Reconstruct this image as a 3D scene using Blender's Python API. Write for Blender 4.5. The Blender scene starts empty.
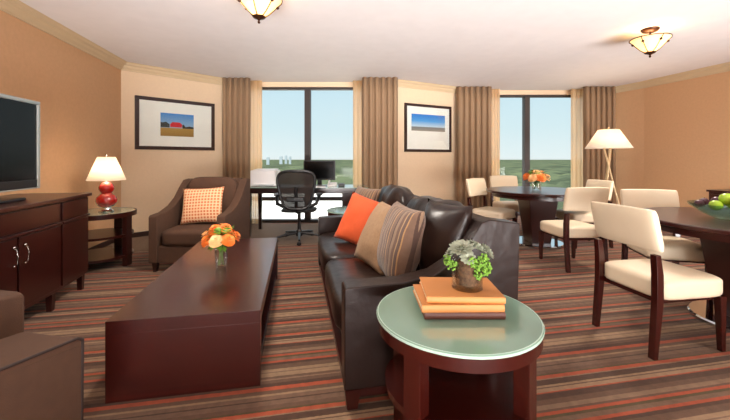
import bpy, bmesh, math, random
from mathutils import Vector, Matrix, noise
random.seed(7)
PI = math.pi
scene = bpy.context.scene
C = scene.collection
def lin(c):
    c = c / 255.0
    return c / 12.92 if c <= 0.04045 else ((c + 0.055) / 1.055) ** 2.4
def rgb(r, g, b): return (lin(r), lin(g), lin(b), 1.0)

# ------------------------------------------------------------------ camera, world, sun, exposure
YAW = math.atan(68 / 355); SA, CA = math.sin(YAW), math.cos(YAW)
HC = 2.61
cam = bpy.data.cameras.new('camera'); camo = bpy.data.objects.new('camera', cam); C.objects.link(camo)
camo.location = (0, 0, 1.2); camo.rotation_euler = (PI / 2, 0, -YAW)
cam.sensor_width = 36; cam.lens = 36 * 355 / 730
cam.shift_y = -52 / 730
cam.clip_end = 30000; cam.clip_start = 0.05
scene.camera = camo
scene.view_settings.view_transform = 'Standard'; scene.view_settings.look = 'None'
scene.view_settings.gamma = 1; scene.view_settings.exposure = 0.55
try: scene.view_settings.use_curve_mapping = False
except Exception: pass

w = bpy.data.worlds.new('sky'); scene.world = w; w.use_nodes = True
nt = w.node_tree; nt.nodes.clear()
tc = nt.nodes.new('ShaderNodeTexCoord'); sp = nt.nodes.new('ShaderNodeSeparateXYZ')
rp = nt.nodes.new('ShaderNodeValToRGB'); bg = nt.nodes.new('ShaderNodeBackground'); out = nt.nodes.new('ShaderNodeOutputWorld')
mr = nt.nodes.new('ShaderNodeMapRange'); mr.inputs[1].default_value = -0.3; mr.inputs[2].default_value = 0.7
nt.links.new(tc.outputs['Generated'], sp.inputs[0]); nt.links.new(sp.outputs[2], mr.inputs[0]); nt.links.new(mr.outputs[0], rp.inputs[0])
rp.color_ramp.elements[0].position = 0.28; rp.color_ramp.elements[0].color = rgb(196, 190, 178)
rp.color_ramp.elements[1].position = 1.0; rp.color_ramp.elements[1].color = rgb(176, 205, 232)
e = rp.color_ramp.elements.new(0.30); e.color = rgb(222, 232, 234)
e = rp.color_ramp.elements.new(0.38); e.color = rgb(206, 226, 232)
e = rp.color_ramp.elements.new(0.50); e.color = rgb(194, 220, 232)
rp.color_ramp.elements[-1].color = (2.6, 2.7, 2.8, 1)      # upper sky brightened as extra room light, above what the windows show
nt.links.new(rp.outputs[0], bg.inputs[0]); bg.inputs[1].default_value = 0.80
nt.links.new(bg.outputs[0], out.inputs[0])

sun = bpy.data.lights.new('sun', 'SUN'); sun.energy = 3.0; sun.angle = 0.01; sun.color = (1, 0.96, 0.9)
suno = bpy.data.objects.new('sun', sun); C.objects.link(suno)
suno.rotation_euler = Vector((0.42, 0.55, -1.0)).to_track_quat('-Z', 'Y').to_euler()
def area(name, loc, target, sx, sy, e, col, spread=PI):
    l = bpy.data.lights.new(name, 'AREA'); l.shape = 'RECTANGLE'; l.size = sx; l.size_y = sy; l.energy = e; l.color = col; l.spread = spread
    o = bpy.data.objects.new(name, l); C.objects.link(o); o.location = loc
    o.rotation_euler = (Vector(target) - Vector(loc)).to_track_quat('-Z', 'Y').to_euler()
# large soft fill lights added behind the viewer, mostly thrown up at the ceiling
area('rear_fill', (1.9, -2.1, 1.3), (1.9, 6, 1.5), 8.2, 2.3, 8, (1, .95, .90))
area('rear_up_fill', (1.9, -1.6, .25), (1.9, 3.6, 2.6), 8.0, 1.2, 215, (1, .975, .97), math.radians(70))
LAMP_W = 100.0
UP_W = 3.5       # ceiling fixtures
TABLE_W = 4.5       # shaded lamps

# ------------------------------------------------------------------ materials
MATS = {}
def new_mat(name):
    m = bpy.data.materials.new(name); m.use_nodes = True; MATS[name] = m
    return m, m.node_tree, m.node_tree.nodes['Principled BSDF']
def N(nt, t, **k):
    n = nt.nodes.new(t)
    for a, b in k.items(): setattr(n, a, b)
    return n
def objvec(nt, scale=(1, 1, 1), rot=(0, 0, 0)):
    tc = N(nt, 'ShaderNodeTexCoord'); mp = N(nt, 'ShaderNodeMapping')
    mp.inputs['Scale'].default_value = scale; mp.inputs['Rotation'].default_value = rot
    nt.links.new(tc.outputs['Object'], mp.inputs[0]); return mp.outputs[0]
def plain(name, col, rough=0.5, metal=0.0, spec=0.5, coat=0.0, var=0.0, vscale=6, bump=0.0, bscale=80, sheen=0.0, vstretch=(1, 1, 1)):
    m, nt, b = new_mat(name)
    b.inputs['Base Color'].default_value = col; b.inputs['Roughness'].default_value = rough
    b.inputs['Metallic'].default_value = metal; b.inputs['Specular IOR Level'].default_value = spec
    b.inputs['Coat Weight'].default_value = coat; b.inputs['Coat Roughness'].default_value = 0.08
    b.inputs['Sheen Weight'].default_value = sheen
    v = objvec(nt, vstretch)
    nz = N(nt, 'ShaderNodeTexNoise'); nz.inputs['Scale'].default_value = vscale; nz.inputs['Detail'].default_value = 5
    nt.links.new(v, nz.inputs['Vector'])
    rp = N(nt, 'ShaderNodeValToRGB')
    a = max(var, 0.02)
    rp.color_ramp.elements[0].position = 0.3; rp.color_ramp.elements[1].position = 0.7
    rp.color_ramp.elements[0].color = [c * (1 - a) for c in col[:3]] + [1]
    rp.color_ramp.elements[1].color = [min(1, c * (1 + a)) for c in col[:3]] + [1]
    nt.links.new(nz.outputs[0], rp.inputs[0]); nt.links.new(rp.outputs[0], b.inputs['Base Color'])
    if bump:
        n2 = N(nt, 'ShaderNodeTexNoise'); n2.inputs['Scale'].default_value = bscale; n2.inputs['Detail'].default_value = 3
        nt.links.new(v, n2.inputs['Vector'])
        bp = N(nt, 'ShaderNodeBump'); bp.inputs['Strength'].default_value = bump; bp.inputs['Distance'].default_value = 0.01
        nt.links.new(n2.outputs[0], bp.inputs['Height']); nt.links.new(bp.outputs[0], b.inputs['Normal'])
    return m
def wood(name, c1, c2, rough=0.25, coat=0.5, stretch=(14, 1.2, 14)):
    m, nt, b = new_mat(name)
    v = objvec(nt, stretch)
    nz = N(nt, 'ShaderNodeTexNoise'); nz.inputs['Scale'].default_value = 3.0; nz.inputs['Detail'].default_value = 7; nz.inputs['Distortion'].default_value = 0.6
    nt.links.new(v, nz.inputs['Vector'])
    rp = N(nt, 'ShaderNodeValToRGB'); rp.color_ramp.elements[0].position = 0.3; rp.color_ramp.elements[1].position = 0.72
    rp.color_ramp.elements[0].color = c1; rp.color_ramp.elements[1].color = c2
    nt.links.new(nz.outputs[0], rp.inputs[0]); nt.links.new(rp.outputs[0], b.inputs['Base Color'])
    b.inputs['Roughness'].default_value = rough; b.inputs['Coat Weight'].default_value = coat; b.inputs['Coat Roughness'].default_value = 0.12
    return m
def glassy(name, col=(1, 1, 1, 1), refl=0.0, rough=0.0, tint=None):
    m = bpy.data.materials.new(name); m.use_nodes = True; nt = m.node_tree; nt.nodes.clear(); MATS[name] = m
    t = N(nt, 'ShaderNodeBsdfTransparent'); t.inputs[0].default_value = col
    g = N(nt, 'ShaderNodeBsdfGlossy'); g.inputs['Roughness'].default_value = rough
    fr = N(nt, 'ShaderNodeLayerWeight'); fr.inputs[0].default_value = 0.35
    mth = N(nt, 'ShaderNodeMath', operation='MULTIPLY_ADD'); mth.inputs[1].default_value = 0.45 if name != 'window_glass' else 0.12; mth.inputs[2].default_value = refl
    mx = N(nt, 'ShaderNodeMixShader'); o = N(nt, 'ShaderNodeOutputMaterial')
    nt.links.new(fr.outputs['Fresnel'], mth.inputs[0]); nt.links.new(mth.outputs[0], mx.inputs[0])
    nt.links.new(t.outputs[0], mx.inputs[1]); nt.links.new(g.outputs[0], mx.inputs[2]); nt.links.new(mx.outputs[0], o.inputs[0])
    return m
def lampshade(name, col, strength, transp=0.25):
    m = bpy.data.materials.new(name); m.use_nodes = True; nt = m.node_tree; nt.nodes.clear(); MATS[name] = m
    d = N(nt, 'ShaderNodeBsdfDiffuse'); d.inputs[0].default_value = col
    tl = N(nt, 'ShaderNodeBsdfTranslucent'); tl.inputs[0].default_value = col
    tr = N(nt, 'ShaderNodeBsdfTransparent'); em = N(nt, 'ShaderNodeEmission'); em.inputs[0].default_value = col; em.inputs[1].default_value = strength
    m1 = N(nt, 'ShaderNodeMixShader'); m1.inputs[0].default_value = 0.7 if 'sheer' in name else 0.5
    m2 = N(nt, 'ShaderNodeMixShader'); m2.inputs[0].default_value = transp
    ad = N(nt, 'ShaderNodeAddShader'); o = N(nt, 'ShaderNodeOutputMaterial')
    nt.links.new(d.outputs[0], m1.inputs[1]); nt.links.new(tl.outputs[0], m1.inputs[2])
    nt.links.new(m1.outputs[0], m2.inputs[1]); nt.links.new(tr.outputs[0], m2.inputs[2])
    nt.links.new(m2.outputs[0], ad.inputs[0]); nt.links.new(em.outputs[0], ad.inputs[1]); nt.links.new(ad.outputs[0], o.inputs[0])
    return m
def stripes(name, period, bands, axis=1, rough=0.9, offset=0.0, sheen=0.0, fuzz=0.004, space='Object', bump=0.3, wob=0.0):
    """bands: (end position in metres, colour) within one period"""
    m, nt, b = new_mat(name)
    tc = N(nt, 'ShaderNodeTexCoord'); sp = N(nt, 'ShaderNodeSeparateXYZ')
    nt.links.new(tc.outputs[space], sp.inputs[0])
    nz = N(nt, 'ShaderNodeTexNoise'); nz.inputs['Scale'].default_value = 60; nz.inputs['Detail'].default_value = 4
    nt.links.new(tc.outputs[space], nz.inputs['Vector'])
    a = N(nt, 'ShaderNodeMath', operation='MULTIPLY_ADD'); a.inputs[1].default_value = fuzz; nt.links.new(nz.outputs[0], a.inputs[0]); nt.links.new(sp.outputs[axis], a.inputs[2])
    s = N(nt, 'ShaderNodeMath', operation='ADD'); s.inputs[1].default_value = offset; nt.links.new(a.outputs[0], s.inputs[0])
    d = N(nt, 'ShaderNodeMath', operation='DIVIDE'); d.inputs[1].default_value = period; nt.links.new(s.outputs[0], d.inputs[0])
    f = N(nt, 'ShaderNodeMath', operation='FRACT'); nt.links.new(d.outputs[0], f.inputs[0])
    rp = N(nt, 'ShaderNodeValToRGB'); cr = rp.color_ramp; cr.interpolation = 'CONSTANT'
    cr.elements[0].position = 0; cr.elements[0].color = bands[0][1]
    cr.elements.remove(cr.elements[1])
    for i in range(1, len(bands)):
        el = cr.elements.new(bands[i - 1][0] / period); el.color = bands[i][1]
    nt.links.new(f.outputs[0], rp.inputs[0])
    n2 = N(nt, 'ShaderNodeTexNoise'); n2.inputs['Scale'].default_value = 25; n2.inputs['Detail'].default_value = 8
    nt.links.new(tc.outputs[space], n2.inputs['Vector'])
    mx = N(nt, 'ShaderNodeMixRGB', blend_type='MULTIPLY'); mx.inputs[0].default_value = 0.35 if 'carpet' not in name else 0.55
    nt.links.new(rp.outputs[0], mx.inputs[1]); nt.links.new(n2.outputs[0], mx.inputs[2])
    nt.links.new(mx.outputs[0], b.inputs['Base Color'])
    b.inputs['Roughness'].default_value = rough; b.inputs['Sheen Weight'].default_value = sheen; b.inputs['Specular IOR Level'].default_value = 0.25
    bp = N(nt, 'ShaderNodeBump'); bp.inputs['Strength'].default_value = bump; bp.inputs['Distance'].default_value = 0.004
    n3 = N(nt, 'ShaderNodeTexNoise'); n3.inputs['Scale'].default_value = 400; nt.links.new(tc.outputs[space], n3.inputs['Vector'])
    nt.links.new(n3.outputs[0], bp.inputs['Height']); nt.links.new(bp.outputs[0], b.inputs['Normal'])
    return m

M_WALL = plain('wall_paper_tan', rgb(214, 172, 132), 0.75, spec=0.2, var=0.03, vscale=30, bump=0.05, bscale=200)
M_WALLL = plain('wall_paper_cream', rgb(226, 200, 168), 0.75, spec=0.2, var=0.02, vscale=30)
M_CEIL = plain('ceiling_paint', rgb(232, 226, 224), 0.85, spec=0.2)
M_TRIM = plain('cornice_paint', rgb(208, 184, 148), 0.6)
M_BASE = plain('baseboard_dark', rgb(48, 26, 20), 0.4)
br, dk, tn, og, gy, gn, tp = rgb(112, 82, 64), rgb(86, 60, 46), rgb(164, 132, 102), rgb(178, 84, 54), rgb(126, 96, 76), rgb(94, 78, 50), rgb(144, 114, 90)
_seq = [(1.5, 'gn'), (2, 'og'), (1.5, 'br'), (3, 'tp'), (3.5, 'br'), (4, 'dk'), (1, 'og'), (2.5, 'tn'), (1, 'br'), (1.5, 'tn'), (4, 'dk'), (1, 'tp'), (2.5, 'og'), (1.2, 'gn'), (3, 'br'), (3, 'gy'),
    (1, 'dk'), (3, 'gy'), (1.2, 'tn'), (3, 'br'), (3, 'og'), (3, 'dk'), (2.5, 'br'), (1.2, 'tp'), (2, 'br'), (3.5, 'tn'), (1, 'gy'), (2.5, 'tn'), (4, 'br'), (2.5, 'dk'), (2, 'og'), (3, 'gy')]
_b = []; _a = 0
for _w, _c in _seq: _a += _w / 100; _b.append((_a, dict(gn=gn, og=og, br=br, tp=tp, dk=dk, tn=tn, gy=gy)[_c]))
M_CARPET = stripes('carpet_striped', _a, _b, axis=1, offset=-1.45, rough=0.95, fuzz=0.007, sheen=0.12)
M_BORDER = plain('carpet_plain', rgb(112, 94, 80), 0.9, var=0.15, vscale=40, spec=0.2)
M_CHERRY = wood('cherry_wood', rgb(48, 11, 8), rgb(58, 16, 10), 0.24, 0.15, (3, .8, 2))
M_DARKW = wood('dark_wood', rgb(44, 12, 9), rgb(54, 17, 12), 0.28, 0.12, (3, .8, 2))
M_ESP = wood('espresso_wood', rgb(30, 14, 11), rgb(46, 20, 15), 0.28, 0.4, (3, .8, 2))
M_LEATHER = plain('dark_leather', rgb(34, 21, 17), 0.33, spec=0.28, var=0.12, vscale=9, bump=0.3, bscale=14, coat=0.0)
M_BROWNF = plain('brown_fabric', rgb(78, 52, 36), 0.9, sheen=0.0, var=0.08, vscale=20, bump=0.2, bscale=300)
M_BROWNW = plain('brown_welt', rgb(40, 22, 16), 0.7)
M_CREAM = plain('cream_leather', rgb(226, 208, 180), 0.42, spec=0.3, var=0.02, vscale=6, bump=0.08, bscale=20)
M_BLACK = plain('black_plastic', rgb(20, 20, 22), 0.35)
M_MESHB = plain('black_mesh', rgb(34, 32, 32), 0.6)
M_SCREEN = plain('screen_black', rgb(6, 6, 7), 0.2, spec=0.2)
M_SILVER = plain('silver_plastic', rgb(176, 180, 178), 0.3, metal=0.6)
M_NICKEL = plain('nickel', rgb(200, 196, 190), 0.2, metal=1)
M_BRONZE = plain('bronze', rgb(70, 42, 26), 0.35, metal=0.7)
M_BRASS = plain('pale_brass', rgb(206, 180, 140), 0.35, metal=0.5)
M_WHITE = plain('white_plastic', rgb(236, 236, 238), 0.4)
M_MAT = plain('mat_board', rgb(238, 234, 226), 0.7)
M_CURT = plain('curtain_taupe', rgb(150, 120, 90), 0.75, sheen=0.05, var=0.05, vscale=3)
M_SHEER = lampshade('sheer_voile', rgb(255, 228, 190), 0.0, 0.38)
M_SHADE = lampshade('lamp_shade_linen', rgb(252, 240, 222), 0.10, 0.06)
M_BOWL = lampshade('alabaster_glass', rgb(255, 230, 180), 0.30, 0.1)
M_GLASS = glassy('clear_glass', (0.96, 0.98, 0.97, 1), 0.02)
M_PANE = glassy('window_glass', (0.97, 0.985, 0.98, 1), 0.0)
M_FROST = plain('frosted_green_glass', rgb(116, 146, 130), 0.14, spec=0.6, coat=0.6)
M_GEDGE = plain('glass_edge', rgb(170, 196, 182), 0.2)
M_FRAME = plain('window_frame_bronze', rgb(52, 40, 34), 0.45)
M_RED = plain('red_ceramic', rgb(160, 16, 12), 0.12, coat=1.0, var=0.25, vscale=22)
M_ORANGEP = plain('orange_fabric', rgb(202, 78, 28), 0.8, sheen=0.08, var=0.05, vscale=20, bump=0.15, bscale=300)
M_TANP = plain('tan_fabric', rgb(150, 118, 86), 0.8, sheen=0.08, var=0.1, vscale=60, bump=0.15, bscale=200)
M_STRP = stripes('striped_fabric', 0.115, [(.022, rgb(112, 84, 68)), (.030, rgb(176, 142, 104)), (.05, rgb(104, 82, 72)), (.058, rgb(186, 142, 96)), (.085, rgb(126, 98, 80)), (.093, rgb(84, 60, 50)), (.115, rgb(150, 122, 98))], axis=0, rough=0.75, sheen=0.3, fuzz=0.001)
M_ROSE = plain('rose_orange', rgb(246, 124, 42), 0.6, var=0.25, vscale=30)
M_ROSEP = plain('rose_peach', rgb(252, 188, 128), 0.6, var=0.2, vscale=30)
M_LEAF = plain('leaf_green', rgb(84, 122, 36), 0.5, var=0.3, vscale=30)
M_SEDUM = plain('sedum_green', rgb(100, 140, 42), 0.5, var=0.25, vscale=40)
M_SUCC = plain('succulent_grey', rgb(142, 146, 126), 0.55, var=0.2, vscale=40)
M_SOIL = plain('moss_soil', rgb(92, 64, 44), 0.9, var=0.5, vscale=70, bump=0.5, bscale=60)
M_BOOKO = plain('orange_book_cloth', rgb(186, 120, 60), 0.6, var=0.05)
M_BOOKD = plain('brown_book_cloth', rgb(88, 46, 34), 0.5, var=0.1)
M_PAGE = plain('book_pages', rgb(232, 214, 182), 0.8, var=0.08, vscale=3, vstretch=(1, 1, 90))
M_STEM = plain('flower_stems', rgb(96, 120, 60), 0.5)
M_APPLE = plain('green_apple', rgb(156, 188, 48), 0.25, var=0.12, vscale=8)
M_ORANGE = plain('orange_peel', rgb(240, 148, 30), 0.4, bump=0.2, bscale=120)
M_PLUM = plain('plum_skin', rgb(70, 22, 40), 0.3, var=0.3)
M_BOWLG = glassy('green_tinted_glass', (0.72, 0.86, 0.80, 1), 0.06)
M_POLISH = plain('polished_metal', rgb(200, 205, 210), 0.08, metal=1)
# checkered pillow
def check_mat():
    m, nt, b = new_mat('checked_fabric')
    tc = N(nt, 'ShaderNodeTexCoord'); sp = N(nt, 'ShaderNodeSeparateXYZ'); nt.links.new(tc.outputs['Object'], sp.inputs[0])
    outs = []
    for ax in (0, 2):
        d = N(nt, 'ShaderNodeMath', operation='MULTIPLY'); d.inputs[1].default_value = 1 / 0.034; nt.links.new(sp.outputs[ax], d.inputs[0])
        f = N(nt, 'ShaderNodeMath', operation='FRACT'); nt.links.new(d.outputs[0], f.inputs[0])
        g = N(nt, 'ShaderNodeMath', operation='LESS_THAN'); g.inputs[1].default_value = 0.36; nt.links.new(f.outputs[0], g.inputs[0]); outs.append(g)
    mx = N(nt, 'ShaderNodeMath', operation='MAXIMUM'); nt.links.new(outs[0].outputs[0], mx.inputs[0]); nt.links.new(outs[1].outputs[0], mx.inputs[1])
    c = N(nt, 'ShaderNodeMixRGB'); c.inputs[1].default_value = rgb(204, 112, 68); c.inputs[2].default_value = rgb(238, 196, 154)
    nt.links.new(mx.outputs[0], c.inputs[0]); nt.links.new(c.outputs[0], b.inputs['Base Color']); b.inputs['Roughness'].default_value = 0.85
    return m
M_CHECK = check_mat()
# pictures: landscape prints made from bands of the object's own height
def print_mat(name, bands, lo, hi, obj_rect=None):
    m, nt, b = new_mat(name)
    tc = N(nt, 'ShaderNodeTexCoord'); sp = N(nt, 'ShaderNodeSeparateXYZ'); nt.links.new(tc.outputs['Object'], sp.inputs[0])
    mr = N(nt, 'ShaderNodeMapRange'); mr.inputs[1].default_value = lo; mr.inputs[2].default_value = hi; nt.links.new(sp.outputs[2], mr.inputs[0])
    nz = N(nt, 'ShaderNodeTexNoise'); nz.inputs['Scale'].default_value = 60; nt.links.new(tc.outputs['Object'], nz.inputs['Vector'])
    rp = N(nt, 'ShaderNodeValToRGB'); cr = rp.color_ramp
    cr.elements[0].position = 0; cr.elements[0].color = bands[0][1]; cr.elements[1].position = 1; cr.elements[1].color = bands[-1][1]
    for p, c in bands[1:-1]:
        el = cr.elements.new(p); el.color = c
    nt.links.new(mr.outputs[0], rp.inputs[0]); nt.links.new(rp.outputs[0], b.inputs['Base Color']); b.inputs['Roughness'].default_value = 0.6
    return m
M_SKYP = print_mat('print_field_and_sky', [(0, rgb(150, 112, 48)), (.36, rgb(172, 134, 62)), (.37, rgb(150, 180, 205)), (1, rgb(52, 128, 200))], -0.5, 0.5)
M_SEAP = print_mat('print_sea_and_sky', [(0, rgb(150, 138, 122)), (.24, rgb(120, 122, 124)), (.26, rgb(190, 208, 222)), (.6, rgb(70, 150, 214)), (1, rgb(20, 110, 196))], -0.5, 0.5)

# ------------------------------------------------------------------ geometry helpers
def BM(): return bmesh.new()
def box(bm, x0, x1, y0, y1, z0, z1, M=None):
    vs = [bm.verts.new((x, y, z)) for x in (x0, x1) for y in (y0, y1) for z in (z0, z1)]
    if M is not None:
        for v in vs: v.co = M @ v.co
    a = [(0, 1, 3, 2), (4, 6, 7, 5), (0, 4, 5, 1), (2, 3, 7, 6), (0, 2, 6, 4), (1, 5, 7, 3)]
    for f in a: bm.faces.new([vs[i] for i in f])
def hexa(bm, bot, top):
    """tapered block from four bottom and four top corners"""
    b = [bm.verts.new(p) for p in bot]; t = [bm.verts.new(p) for p in top]
    bm.faces.new(b[::-1]); bm.faces.new(t)
    for i in range(4): bm.faces.new([b[i], b[(i + 1) % 4], t[(i + 1) % 4], t[i]])
def leg(bm, x, y, z0, z1, w0, w1, dx=0, dy=0):
    a, c = w0 / 2, w1 / 2
    hexa(bm, [(x + dx - a, y + dy - a, z0), (x + dx + a, y + dy - a, z0), (x + dx + a, y + dy + a, z0), (x + dx - a, y + dy + a, z0)],
         [(x - c, y - c, z1), (x + c, y - c, z1), (x + c, y + c, z1), (x - c, y + c, z1)])
def prism(bm, pts, a, b, axis='x'):
    def P(p, t): return {'x': (t, p[0], p[1]), 'y': (p[0], t, p[1]), 'z': (p[0], p[1], t)}[axis]
    A = [bm.verts.new(P(p, a)) for p in pts]; B = [bm.verts.new(P(p, b)) for p in pts]
    bm.faces.new(A); bm.faces.new(B[::-1]); n = len(pts)
    for i in range(n): bm.faces.new([A[i], B[i], B[(i + 1) % n], A[(i + 1) % n]])
def lathe(bm, prof, seg=32, c=(0, 0, 0), sx=1, sy=1, close=False, M=None):
    rings = []
    for r, z in prof:
        if r < 1e-5:
            rings.append([bm.verts.new((c[0], c[1], c[2] + z))])
        else:
            rings.append([bm.verts.new((c[0] + r * sx * math.cos(2 * PI * i / seg), c[1] + r * sy * math.sin(2 * PI * i / seg), c[2] + z)) for i in range(seg)])
    for k in range(len(rings) - 1):
        A, B = rings[k], rings[k + 1]
        for i in range(seg):
            j = (i + 1) % seg
            if len(A) == 1 and len(B) == 1: continue
            if len(A) == 1: bm.faces.new([A[0], B[i], B[j]])
            elif len(B) == 1: bm.faces.new([A[i], A[j], B[0]])
            else: bm.faces.new([A[i], A[j], B[j], B[i]])
    if M is not None:
        for r in rings:
            for v in r: v.co = M @ v.co
def tube(bm, pts, r, seg=10, caps=True, r2=None):
    pts = [Vector(p) for p in pts]; n = len(pts); rings = []
    for i, p in enumerate(pts):
        t = (pts[min(i + 1, n - 1)] - pts[max(i - 1, 0)]).normalized()
        u = t.cross(Vector((0, 0, 1)))
        if u.length < 0.05: u = t.cross(Vector((0, 1, 0)))
        u.normalize(); v = t.cross(u)
        rr = r if r2 is None else r + (r2 - r) * i / (n - 1)
        rings.append([bm.verts.new(p + u * rr * math.cos(2 * PI * k / seg) + v * rr * math.sin(2 * PI * k / seg)) for k in range(seg)])
    for a in range(n - 1):
        for k in range(seg): bm.faces.new([rings[a][k], rings[a][(k + 1) % seg], rings[a + 1][(k + 1) % seg], rings[a + 1][k]])
    if caps: bm.faces.new(rings[0][::-1]); bm.faces.new(rings[-1])
def ball(bm, c, r, seg=12, sz=1.0, M=None):
    prof = [(max(0, r * math.sin(PI * k / seg)), -r * sz * math.cos(PI * k / seg)) for k in range(seg + 1)]
    prof[0] = (0, -r * sz); prof[-1] = (0, r * sz)
    lathe(bm, prof, seg * 2, c, M=M)
def softbox(bm, x0, x1, y0, y1, z0, z1, p=5.0, n=10, bulge=0.0, wr=0.0, seed=0, M=None):
    """cushion: a box with rounded, slightly swollen faces (superellipsoid on a cube grid)"""
    c = Vector(((x0 + x1) / 2, (y0 + y1) / 2, (z0 + z1) / 2)); h = Vector(((x1 - x0) / 2, (y1 - y0) / 2, (z1 - z0) / 2))
    cache = {}
    def vert(q):
        k = (round(q[0], 5), round(q[1], 5), round(q[2], 5))
        if k in cache: return cache[k]
        L = (abs(q[0]) ** p + abs(q[1]) ** p + abs(q[2]) ** p) ** (1 / p)
        s = Vector(q) / L
        d = Vector((s.x * h.x, s.y * h.y, s.z * h.z))
        if bulge:
            d.z *= 1 + bulge * (1 - s.x * s.x) * (1 - s.y * s.y)
        co = c + d
        if wr:
            co += Vector((0, 0, 1)) * wr * noise.noise(co * 7 + Vector((seed, 0, 0))) + Vector((1, 0, 0)) * wr * noise.noise(co * 6 + Vector((0, seed, 5)))
        if M is not None: co = M @ co
        v = bm.verts.new(co); cache[k] = v; return v
    g = [math.tan(PI / 4 * (-1 + 2 * i / n)) for i in range(n + 1)]
    for ax in range(3):
        for sg in (-1, 1):
            for i in range(n):
                for j in range(n):
                    qs = []
                    for a, b in ((g[i], g[j]), (g[i + 1], g[j]), (g[i + 1], g[j + 1]), (g[i], g[j + 1])):
                        q = [0, 0, 0]; q[ax] = sg; q[(ax + 1) % 3] = a; q[(ax + 2) % 3] = b; qs.append(vert(q))
                    if sg < 0: qs.reverse()
                    bm.faces.new(qs)
def pillow(bm, wd, ht, t, n=18, wr=0.006, seed=0, pw=0.42):
    """square scatter cushion in the local x-z plane with pinched corners"""
    def co(u, v, s):
        k = ((1 - u * u) * (1 - v * v))
        th = t / 2 * max(0, k) ** pw
        sh = 1 - 0.07 * (1 - abs(u) ** 2) * abs(v) ** 4; sv = 1 - 0.07 * (1 - abs(v) ** 2) * abs(u) ** 4
        x = u * wd / 2 * sv; z = v * ht / 2 * sh
        y = s * th + (wr * noise.noise(Vector((x * 9 + seed, z * 9, s * 3))) if k > 0 else 0)
        return (x, y, z)
    F = [[bm.verts.new(co(-1 + 2 * i / n, -1 + 2 * j / n, -1)) for j in range(n + 1)] for i in range(n + 1)]
    B = [[F[i][j] if i in (0, n) or j in (0, n) else bm.verts.new(co(-1 + 2 * i / n, -1 + 2 * j / n, 1)) for j in range(n + 1)] for i in range(n + 1)]
    for i in range(n):
        for j in range(n):
            bm.faces.new([F[i][j], F[i + 1][j], F[i + 1][j + 1], F[i][j + 1]])
            bm.faces.new([B[i][j], B[i][j + 1], B[i + 1][j + 1], B[i + 1][j]])
def obj(name, bm, mat, parent=None, smooth=False, bevel=0, loc=(0, 0, 0), rotz=0, label=None, angle=40):
    bmesh.ops.recalc_face_normals(bm, faces=bm.faces)
    me = bpy.data.meshes.new(name); bm.to_mesh(me); bm.free()
    me.materials.append(mat)
    o = bpy.data.objects.new(name, me); C.objects.link(o)
    o.location = loc; o.rotation_euler = (0, 0, rotz)
    if parent is not None: o.parent = parent
    if bevel:
        b = o.modifiers.new('bevel', 'BEVEL'); b.width = bevel; b.segments = 3; b.limit_method = 'ANGLE'; b.angle_limit = math.radians(40)
        b.harden_normals = True
    if smooth or bevel:
        for p in me.polygons: p.use_smooth = True
        try: me.set_sharp_from_angle(angle=math.radians(angle))
        except Exception: pass
    if label: o['label'] = label
    return o
def tag(o, label=None, cat=None, group=None, kind=None):
    if label: o['label'] = label
    if cat: o['category'] = cat
    if group: o['group'] = group
    if kind: o['kind'] = kind
    return o
def thing(name, label, cat, loc=(0, 0, 0), rotz=0, group=None):
    o = bpy.data.objects.new(name, None); C.objects.link(o); o.empty_display_size = 0.1
    o.location = loc; o.rotation_euler = (0, 0, rotz)
    return tag(o, label, cat, group)
def copy_tree(o, parent=None):
    c = o.copy(); C.objects.link(c)
    if parent is not None: c.parent = parent
    for ch in list(o.children): copy_tree(ch, c)
    return c
def face_rot(fx, fy): return math.atan2(-fx, fy)
def RD(r, d, z=0.0): return (r * CA + d * SA, -r * SA + d * CA, z)      # metres right of / ahead of the viewpoint axis
def PX(px, d, z=0.0): return RD((px - 365) / 355 * d, d, z)
def struct(name, bm, mat, bevel=0, smooth=False):
    o = obj(name, bm, mat, bevel=bevel, smooth=smooth); o['kind'] = 'structure'; return o

# ------------------------------------------------------------------ the room
C1 = (-2.55, 5.82); W1L = PX(243, 6.62); W1R = PX(376, 6.62); W2S = PX(383, 6.32); W2E = PX(464, 7.24); W2L = PX(471, 7.42); W2R = PX(600, 7.42); W3E = (6.33, 5.5); YB = -2.2
def wall_seg(bm, a, b, z0=0, z1=HC, t=0.12, flip=False):
    a = Vector((a[0], a[1], 0)); b = Vector((b[0], b[1], 0)); d = (b - a).normalized(); n = Vector((-d.y, d.x, 0)) * (t if not flip else -t)
    pts = [a, b, b + n, a + n]
    prism(bm, [(p.x, p.y) for p in pts], z0, z1, 'z')
bm = BM(); prism(bm, [(-2.62, YB), (6.47, YB), (6.47, 5.6), (6.25, 7.0), (4.2, 7.4), (3.3, 7.0), (-.8, 7.2), (-2.62, 6.3)], -0.15, 0, 'z'); fl = struct('floor', bm, M_CARPET)
# plain carpet border by the desk window
bm = BM(); prism(bm, [(-2.55, 5.02), (1.5, 5.02), (1.5, 6.2), (1.1, 6.25), (-.95, 6.8), (-2.55, 5.82)], 0.0, 0.004, 'z'); struct('floor_border', bm, M_BORDER)
bm = BM(); prism(bm, [(-2.62, YB), (6.47, YB), (6.47, 5.6), (6.25, 7.0), (4.2, 7.4), (3.3, 7.0), (-.8, 7.2), (-2.62, 6.3)], HC, HC + 0.2, 'z'); struct('ceiling', bm, M_CEIL)
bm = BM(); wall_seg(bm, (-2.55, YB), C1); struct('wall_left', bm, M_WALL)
bm = BM(); wall_seg(bm, C1, W1L); struct('wall_back_left', bm, M_WALLL)
bm = BM(); wall_seg(bm, W1R, W2S, t=0.05, flip=False); wall_seg(bm, W2S, W2E); wall_seg(bm, W2E, W2L, t=.05); struct('wall_back_middle', bm, M_WALLL)
bm = BM(); wall_seg(bm, W2R, W3E); struct('wall_back_right', bm, M_WALL)
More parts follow.
